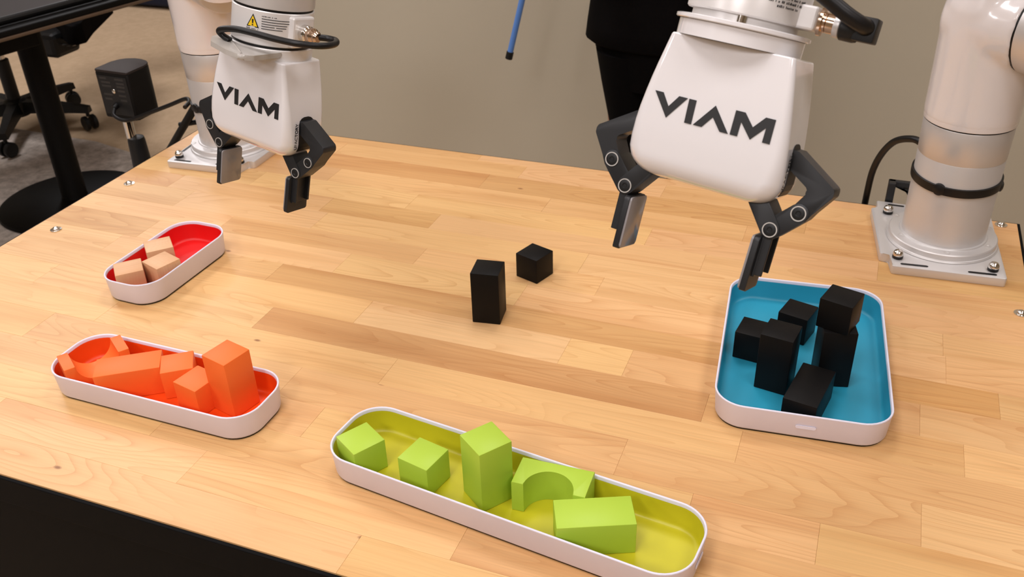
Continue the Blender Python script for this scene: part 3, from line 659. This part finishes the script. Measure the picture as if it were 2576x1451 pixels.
# ---------------------------------------------------------------- camera box on its stand, left of the bench
BX, BY, BZ = -1.455, 1.50, 0.0      # foot of the box, above the grip
st = tag(empty('tripod_stand', (-1.474, 1.487, FLOOR)), 'black tripod stand with chrome stem holding the dark box', 'stand')
SL = st.location.copy()
SX, SY = -1.474, 1.487
bm = bmesh.new(); cyl(bm, (SX, SY, -.040), (SX, SY, .019), .0105, 24, bev=.001); cyl(bm, (SX-.008, SY-.004, .0150), (SX-.008, SY-.004, .0198), .018, 28, bev=.001); build('stem', bm, 'chrome', st, loc=-SL, smooth=True)
bm = bmesh.new(); lathe(bm, [(.022, -.30), (.024, -.29), (.023, -.16), (.0185, -.045), (.017, -.038), (.009, -.036)], 28, (SX+.008, SY+.003, 0)); build('grip', bm, 'blackplastic', st, loc=-SL, smooth=True)
bm = bmesh.new(); cyl(bm, (SX, SY, -.55), (SX, SY, -.29), .012, 20); build('centre_post', bm, 'blackplastic', st, loc=-SL, smooth=True)
for a in (200, 320, 80):
    d = Vector((math.cos(rad(a)), math.sin(rad(a)), 0))
    bm = bmesh.new(); tube(bm, [Vector((SX, SY, -.33))+d*.025, Vector((SX, SY, FLOOR+.016))+d*.20], .010, 12, smooth=False); build('leg', bm, 'blackplastic', st, loc=-SL, smooth=True)

bx = tag(empty('camera_box', (-1.452, 1.495, .0200), rad(-2)), 'dark cube shaped device with rounded front on the tripod stand', 'camera')
def dshape(w, d, r):
    return round_poly([(-w/2, -d/2), (w/2, -d/2), (w/2, d/2), (-w/2, d/2)], [.004, .004, r, r], 8)
bm = bmesh.new(); prism(bm, dshape(.087, .084, .034), 0, .098, 'xy', .002); build('case', bm, 'boxblack', bx, smooth=True)
bm = bmesh.new(); prism(bm, dshape(.087, .084, .034), .0985, .1035, 'xy', .0018); build('top_lid', bm, 'boxtop', bx, smooth=True)
bm = bmesh.new(); box(bm, -.038, .038, -.0432, -.0418, .008, .092, .0006); bp_ = build('back_panel', bm, 'blackplastic', bx)
bm = bmesh.new(); lathe(bm, [(.0048, 0), (.0048, .001), (.003, .0022), (0, .0024)], 20, (-.002, -.0432, .060), (0, -1, 0)); build('panel_screw', bm, 'chrome', bp_, smooth=True)
greyink = M['greyprint'] = plain('grey_print', (0.028, 0.025, 0.023, 1), 0.6)
for i, (x0, z, w) in enumerate(((-.036, .0865, .020), (.008, .0865, .026), (-.034, .078, .028), (.010, .078, .024), (-.034, .070, .028), (.010, .071, .024), (.010, .062, .022), (-.034, .052, .026), (.010, .052, .022), (-.034, .042, .022), (.012, .042, .02))):
    bm = bmesh.new(); box(bm, x0*.9, x0*.9+w*.88, -.0434, -.0431, z-.0022, z+.0022); build('print_line', bm, 'greyprint', bp_)
bm = bmesh.new(); cyl(bm, (-.004, -.042, .030), (-.004, -.052, .026), .006, 18); build('socket', bm, 'rubber', bx, smooth=True)

bm = bmesh.new(); tube(bm, [(-1.458, 1.444, .046), (-1.452, 1.432, .036), (-1.430, 1.428, .029), (-1.405, 1.430, .032), (-1.36, 1.430, .050), (-1.30, 1.430, .074), (-1.252, 1.426, .094), (-1.226, 1.405, .098), (-1.217, 1.380, .097)], .0042, 12)
tag(build('camera_cable', bm, 'rubber', smooth=True), 'thin black cable running from the dark box to the left robot column', 'cable')

# folded black stand leaning behind the left arm
st2 = tag(empty('folding_stand', (-1.42, 1.66, FLOOR)), 'black folding stand with slanted strut behind the left robot column', 'stand')
S2 = st2.location.copy()
bm = bmesh.new(); tube(bm, [(-1.375, 1.62, .02), (-1.50, 1.62, -.125), (-1.62, 1.60, FLOOR+.012)], .0095, 12, smooth=False); build('leg', bm, 'blackplastic', st2, loc=-S2, smooth=True)
bm = bmesh.new(); tube(bm, [(-1.375, 1.63, .02), (-1.30, 1.70, -.30), (-1.25, 1.76, FLOOR+.012)], .0095, 12, smooth=False); build('leg', bm, 'blackplastic', st2, loc=-S2, smooth=True)
bm = bmesh.new(); tube(bm, [(-1.455, 1.62, -.058), (-1.36, 1.64, -.040)], .006, 10, smooth=False); build('cross_brace', bm, 'blackplastic', st2, loc=-S2, smooth=True)
bm = bmesh.new(); lathe(bm, [(.012, 0), (.016, .004), (.016, .03), (.01, .034)], 20, (-1.375, 1.625, .005)); build('hub', bm, 'blackplastic', st2, loc=-S2, smooth=True)

# ---------------------------------------------------------------- desk, chair on the left
dk = tag(empty('pedestal_desk', (-2.62, 2.30, FLOOR+.004), 0), 'black pedestal desk with round foot left of the workbench', 'desk')
DL = dk.location.copy()
bm = bmesh.new(); lathe(bm, [(.250, 0), (.254, .004), (.252, .014), (.235, .019), (.06, .026), (0, .026)], 72, (-2.61, 2.285, FLOOR+.004)); build('foot_disc', bm, 'deskblack', dk, loc=-DL, smooth=True)
bm = bmesh.new(); lathe(bm, [(.046, .024), (.043, .03), (.043, .665)], 36, (-2.61, 2.295, FLOOR+.004)); build('column', bm, 'deskblack', dk, loc=-DL, smooth=True)
RD = Matrix.Translation(Vector((-2.61, 2.30, 0))) @ Matrix.Rotation(rad(-13.5), 4, 'Z')
bm = bmesh.new(); box(bm, -.10, .25, -.80, -.10, -.105, -.0405, .004, mat=RD); build('support_beam', bm, 'deskblack', dk, loc=-DL)
bm = bmesh.new(); box(bm, -.62, .345, -1.1, .30, -.040, -.0305, .002, mat=RD); build('underside_board', bm, 'deskedge', dk, loc=-DL)
bm = bmesh.new(); box(bm, -.625, .342, -1.105, .305, -.0303, -.0120, .004, mat=RD); build('desktop', bm, 'deskblack', dk, loc=-DL)
# dark mat with raised rim on the desk
mt = tag(empty('desk_mat', (-2.65, 2.05, -.0118)), 'dark tray with a raised black rim on the pedestal desk', 'tray')
bm = bmesh.new(); box(bm, -.42, .26, -.62, .42, 0, .006, .002, mat=Matrix.Rotation(rad(-13.5), 4, 'Z')); build('base', bm, 'boxtop', mt)
bm = bmesh.new(); c, s = math.cos(rad(-13.5)), math.sin(rad(-13.5))
tube(bm, [(c*x-s*y, s*x+c*y, .0161) for x, y in rrect(.70, 1.06, .06, 5)+[rrect(.70, 1.06, .06, 5)[0]]], .010, 10, smooth=False); bmesh.ops.translate(bm, verts=bm.verts, vec=(-.08*c+.1*s, -.08*s-.1*c, 0)); build('rim', bm, 'blackplastic', mt, smooth=True)

ch = tag(empty('office_chair', (-3.351, 2.787, FLOOR+.004)), 'black office chair with five castor base behind the pedestal desk', 'chair')
CL = Vector((0, 0, 0))
def cpart(n, bm, m='blackplastic', **k): return build(n, bm, m, ch, **k)
bm = bmesh.new(); cyl(bm, (0, 0, .30), (0, 0, .44), .016, 20); cpart('gas_piston', bm, 'chrome', smooth=True)
bm = bmesh.new(); cyl(bm, (0, 0, .09), (0, 0, .31), .027, 24, bev=.002); cpart('gas_lift', bm, smooth=True)
bm = bmesh.new(); lathe(bm, [(.05, .07), (.052, .08), (.048, .13), (.035, .14)], 28); cpart('hub', bm, smooth=True)
for k in range(5):
    a = rad(-54.5+72*k); d = Vector((math.cos(a), math.sin(a), 0)); n = Vector((-d.y, d.x, 0))
    bm = bmesh.new(); loft(bm, [[d*r+n*w+Vector((0, 0, z)), d*r-n*w+Vector((0, 0, z)), d*r-n*w*.7+Vector((0, 0, z+h)), d*r+n*w*.7+Vector((0, 0, z+h))] for r, w, z, h in ((.03, .03, .082, .05), (.15, .026, .085, .042), (.28, .020, .080, .030), (.318, .018, .078, .026))])
    arm = cpart('base_arm', bm)
    bm = bmesh.new(); p = d*.303
    cyl(bm, p+Vector((0, 0, .06)), p+Vector((0, 0, .082)), .008, 12)
    w = Vector((math.cos(a+.9), math.sin(a+.9), 0))
    for s in (-1, 1): cyl(bm, p+w*s*.008+Vector((0, 0, .032)), p+w*s*.026+Vector((0, 0, .032)), .031, 24, bev=.003)
    cpart('castor', bm, smooth=True)
bm = bmesh.new(); box(bm, -.13, .16, -.10, .12, .385, .43, .01); cpart('seat_plate', bm)
bm = bmesh.new(); box(bm, .19, .30, .01, .15, .33, .43, .02); cpart('tilt_mechanism', bm)
bm = bmesh.new(); tube(bm, [(.27, .05, .375), (.33, .06, .38), (.42, .04, .405)], .007, 10); cpart('lever', bm, 'chrome', smooth=True)
seat = [(x-.045, y-.012) for x, y in ((.12, .22), (.42, .025), (.485, .0), (.475, .065), (.41, .175), (.27, .46), (.05, .52), (-.12, .40), (-.10, .26))]
bm = bmesh.new(); prism(bm, round_poly(seat, .03, 5), .40, .48, 'xy', .012); cpart('seat', bm, 'cloth', smooth=True)
bm = bmesh.new(); prism(bm, round_poly([(-.22, .62), (.22, .62), (.20, 1.12), (-.20, 1.12)], .08, 6), -.035, .015, 'xz', .015); o = cpart('backrest', bm, 'cloth', smooth=True); o.location = (-.04, .50, 0); o.rotation_euler = (0, 0, rad(38))
bm = bmesh.new(); tube(bm, [(-.02, .08, .40), (-.06, .36, .41), (-.08, .50, .50), (-.06, .53, .75)], .018, 12); cpart('back_post', bm, smooth=True)

# navy sofa edge far away
sf = tag(empty('sofa', (-4.3, 4.97, FLOOR)), 'dark navy upholstered seat far back on the left', 'sofa')
bm = bmesh.new(); box(bm, -1.6, 1.8, -.40, .45, .012, .42, .03, 3); build('seat_base', bm, 'navy', sf, smooth=True)
bm = bmesh.new(); box(bm, -1.6, 1.8, .25, .50, .40, .85, .05, 3); build('back_cushion', bm, 'navy', sf, smooth=True)
for x in (-1.5, 1.65):
    for y in (-.3, .35):
        bm = bmesh.new(); cyl(bm, (x, y, 0), (x, y, .07), .02, 12); build('leg', bm, 'blackplastic', sf)

# ---------------------------------------------------------------- blue rod with black cap on the wall
rd = tag(empty('hanging_rod', (-.93, 2.45, .05)), 'blue rod with black end cap hanging before the greige wall', 'rod')
RL_ = rd.location.copy()
p0, p1 = Vector((-.965, 2.46, -.112)), Vector((-.79, 2.52, .62))
d = (p1-p0).normalized()
bm = bmesh.new(); cyl(bm, p0, p1, .0085, 20); build('shaft', bm, 'blueplastic', rd, loc=-RL_, smooth=True)
bm = bmesh.new(); cyl(bm, p0-d*.010, p0+d*.012, .0105, 20, bev=.001); build('end_cap', bm, 'blackplastic', rd, loc=-RL_, smooth=True)
bm = bmesh.new(); tube(bm, [p1-d*.01, p1+d*.02, (-.78, 2.62, .66), (-.78, 2.752, .66)], .006, 10); build('wall_hook', bm, 'chrome', rd, loc=-RL_, smooth=True)

# ---------------------------------------------------------------- standing person
def skin_mesh(name, joints, edges, mat, parent=None, loc=(0, 0, 0), sub=2):
    me = bpy.data.meshes.new(name); me.from_pydata([j[:3] for j in joints], edges, []); me.update()
    o = link(bpy.data.objects.new(name, me)); o.location = loc
    if parent: o.parent = parent
    me.materials.append(M[mat])
    sk = o.modifiers.new('skin', 'SKIN'); sk.use_smooth_shade = True
    for v, j in zip(me.skin_vertices[0].data, joints): v.radius = (j[3], j[4] if len(j) > 4 else j[3])
    me.skin_vertices[0].data[0].use_root = True
    sb = o.modifiers.new('sub', 'SUBSURF'); sb.levels = sub; sb.render_levels = sub
    return o
# standing behind the bench, facing the camera (-y)
J = [(0, 0, .96, .11, .08), (0, .0, 1.10, .11, .08), (0, .0, 1.28, .12, .085), (0, .01, 1.42, .10, .07), (0, .0, 1.50, .055), (0, -.01, 1.58, .062), (0, -.02, 1.68, .078, .09), (0, -.015, 1.76, .06, .07),
     (.085, 0, .90, .065), (.09, 0, .50, .040), (.104, .01, .10, .036), (.11, -.05, .045, .042), (.115, -.15, .03, .03),
     (-.085, 0, .90, .065), (-.09, 0, .50, .040), (-.104, .01, .10, .036), (-.11, -.05, .045, .042), (-.115, -.15, .03, .03),
     (.19, .01, 1.40, .06), (.22, .02, 1.14, .045), (.17, -.14, 1.02, .034), (.12, -.21, 1.02, .026),
     (-.19, .01, 1.40, .06), (-.22, .02, 1.14, .045), (-.17, -.14, 1.02, .034), (-.12, -.21, 1.02, .026)]
E_ = [(0, 1), (1, 2), (2, 3), (3, 4), (4, 5), (5, 6), (6, 7), (0, 8), (8, 9), (9, 10), (10, 11), (11, 12), (0, 13), (13, 14), (14, 15), (15, 16), (16, 17), (3, 18), (18, 19), (19, 20), (20, 21), (3, 22), (22, 23), (23, 24), (24, 25)]
PX, PY = -.445, 2.13
per = skin_mesh('person', J, E_, 'skin', loc=(PX, PY, FLOOR+.004))
tag(per, 'person in a black jacket and black trousers standing behind the workbench', 'person')
# fingers
for s in (-1, 1):
    for i, (dx, L) in enumerate(((-.030, .045), (-.013, .068), (.002, .074), (.017, .068), (.030, .055))):
        b0 = Vector((s*.10, -.225, 1.015+dx*.9))
        dirv = Vector((-s*.75, -.55, -.15)) if i else Vector((-s*.4, -.6, .5))
        pts = [b0, b0+dirv*L*.5, b0+dirv*L*.8+Vector((-s*.01, .01, -.008)), b0+dirv*L+Vector((-s*.012, .028, -.016))]
        f = skin_mesh('finger', [(*p, .0088-.001*k) for k, p in enumerate(pts)], [(0, 1), (1, 2), (2, 3)], 'skin', per, sub=1)
def ering(cx, cy, z, rx, ry, n=32): return [(cx+rx*math.cos(2*math.pi*k/n), cy+ry*math.sin(2*math.pi*k/n), z) for k in range(n)]
bm = bmesh.new()
loft(bm, [ering(0, 0, z, rx, ry) for z, rx, ry in ((.822, .165, .105), (.818, .182, .124), (.824, .190, .130), (.86, .186, .128), (.92, .178, .122), (1.02, .172, .116), (1.14, .172, .116), (1.26, .182, .122), (1.36, .185, .118), (1.42, .165, .100), (1.46, .11, .080), (1.50, .068, .066), (1.52, .064, .062))])
jo = build('jacket', bm, 'cloth', per, smooth=True, sharp=80)
for s in (-1, 1):
    skin_mesh('sleeve', [(s*.17, .01, 1.40, .072), (s*.225, .02, 1.15, .062), (s*.175, -.12, 1.025, .050)], [(0, 1), (1, 2)], 'cloth', jo)
bm = bmesh.new(); loft(bm, [ering(0, 0, z, rx, ry) for z, rx, ry in ((.72, .138, .105), (.80, .166, .114), (.88, .164, .114), (.96, .155, .110))])
for s in (-1, 1):
    loft(bm, [ering(s*x, y, z, rx, ry) for x, y, z, rx, ry in ((.105, .02, .055, .062, .07), (.104, .01, .12, .060, .068), (.088, 0, .30, .052, .066), (.074, 0, .46, .050, .070), (.068, 0, .60, .054, .080), (.074, 0, .72, .073, .100), (.080, 0, .80, .082, .108))])
build('trousers', bm, 'cloth', per, smooth=True, sharp=80)
for s in (-1, 1):
    skin_mesh('shoe', [(s*.108, .03, .055, .052), (s*.112, -.06, .048, .05, .044), (s*.117, -.16, .036, .042, .03)], [(0, 1), (1, 2)], 'blackplastic', per)
skin_mesh('hair', [(0, .035, 1.72, .085, .085), (0, .0, 1.79, .083, .06), (0, .055, 1.64, .06)], [(0, 1), (0, 2)], 'hair', per)
for s in (-1, 1):
    bm = bmesh.new(); lathe(bm, [(.0, -.004), (.010, 0), (.009, .006), (0, .009)], 16, (s*.032, -.108, 1.69), (0, -1, 0)); build('eye', bm, 'ink', per, smooth=True)
    skin_mesh('ear', [(s*.083, .0, 1.70, .012, .02), (s*.086, .0, 1.665, .009, .014)], [(0, 1)], 'skin', per, sub=1)
skin_mesh('nose', [(0, -.105, 1.69, .011), (0, -.125, 1.655, .014)], [(0, 1)], 'skin', per, sub=1)
skin_mesh('mouth', [(-.022, -.105, 1.625, .006), (0, -.112, 1.624, .007), (.022, -.105, 1.625, .006)], [(0, 1), (1, 2)], 'skin', per, sub=1)

# ---------------------------------------------------------------- finish: lift everything so the floor is z = 0
bpy.context.view_layer.update()
for o in SC.objects:
    if o.parent is None: o.location.z += TABLE_Z
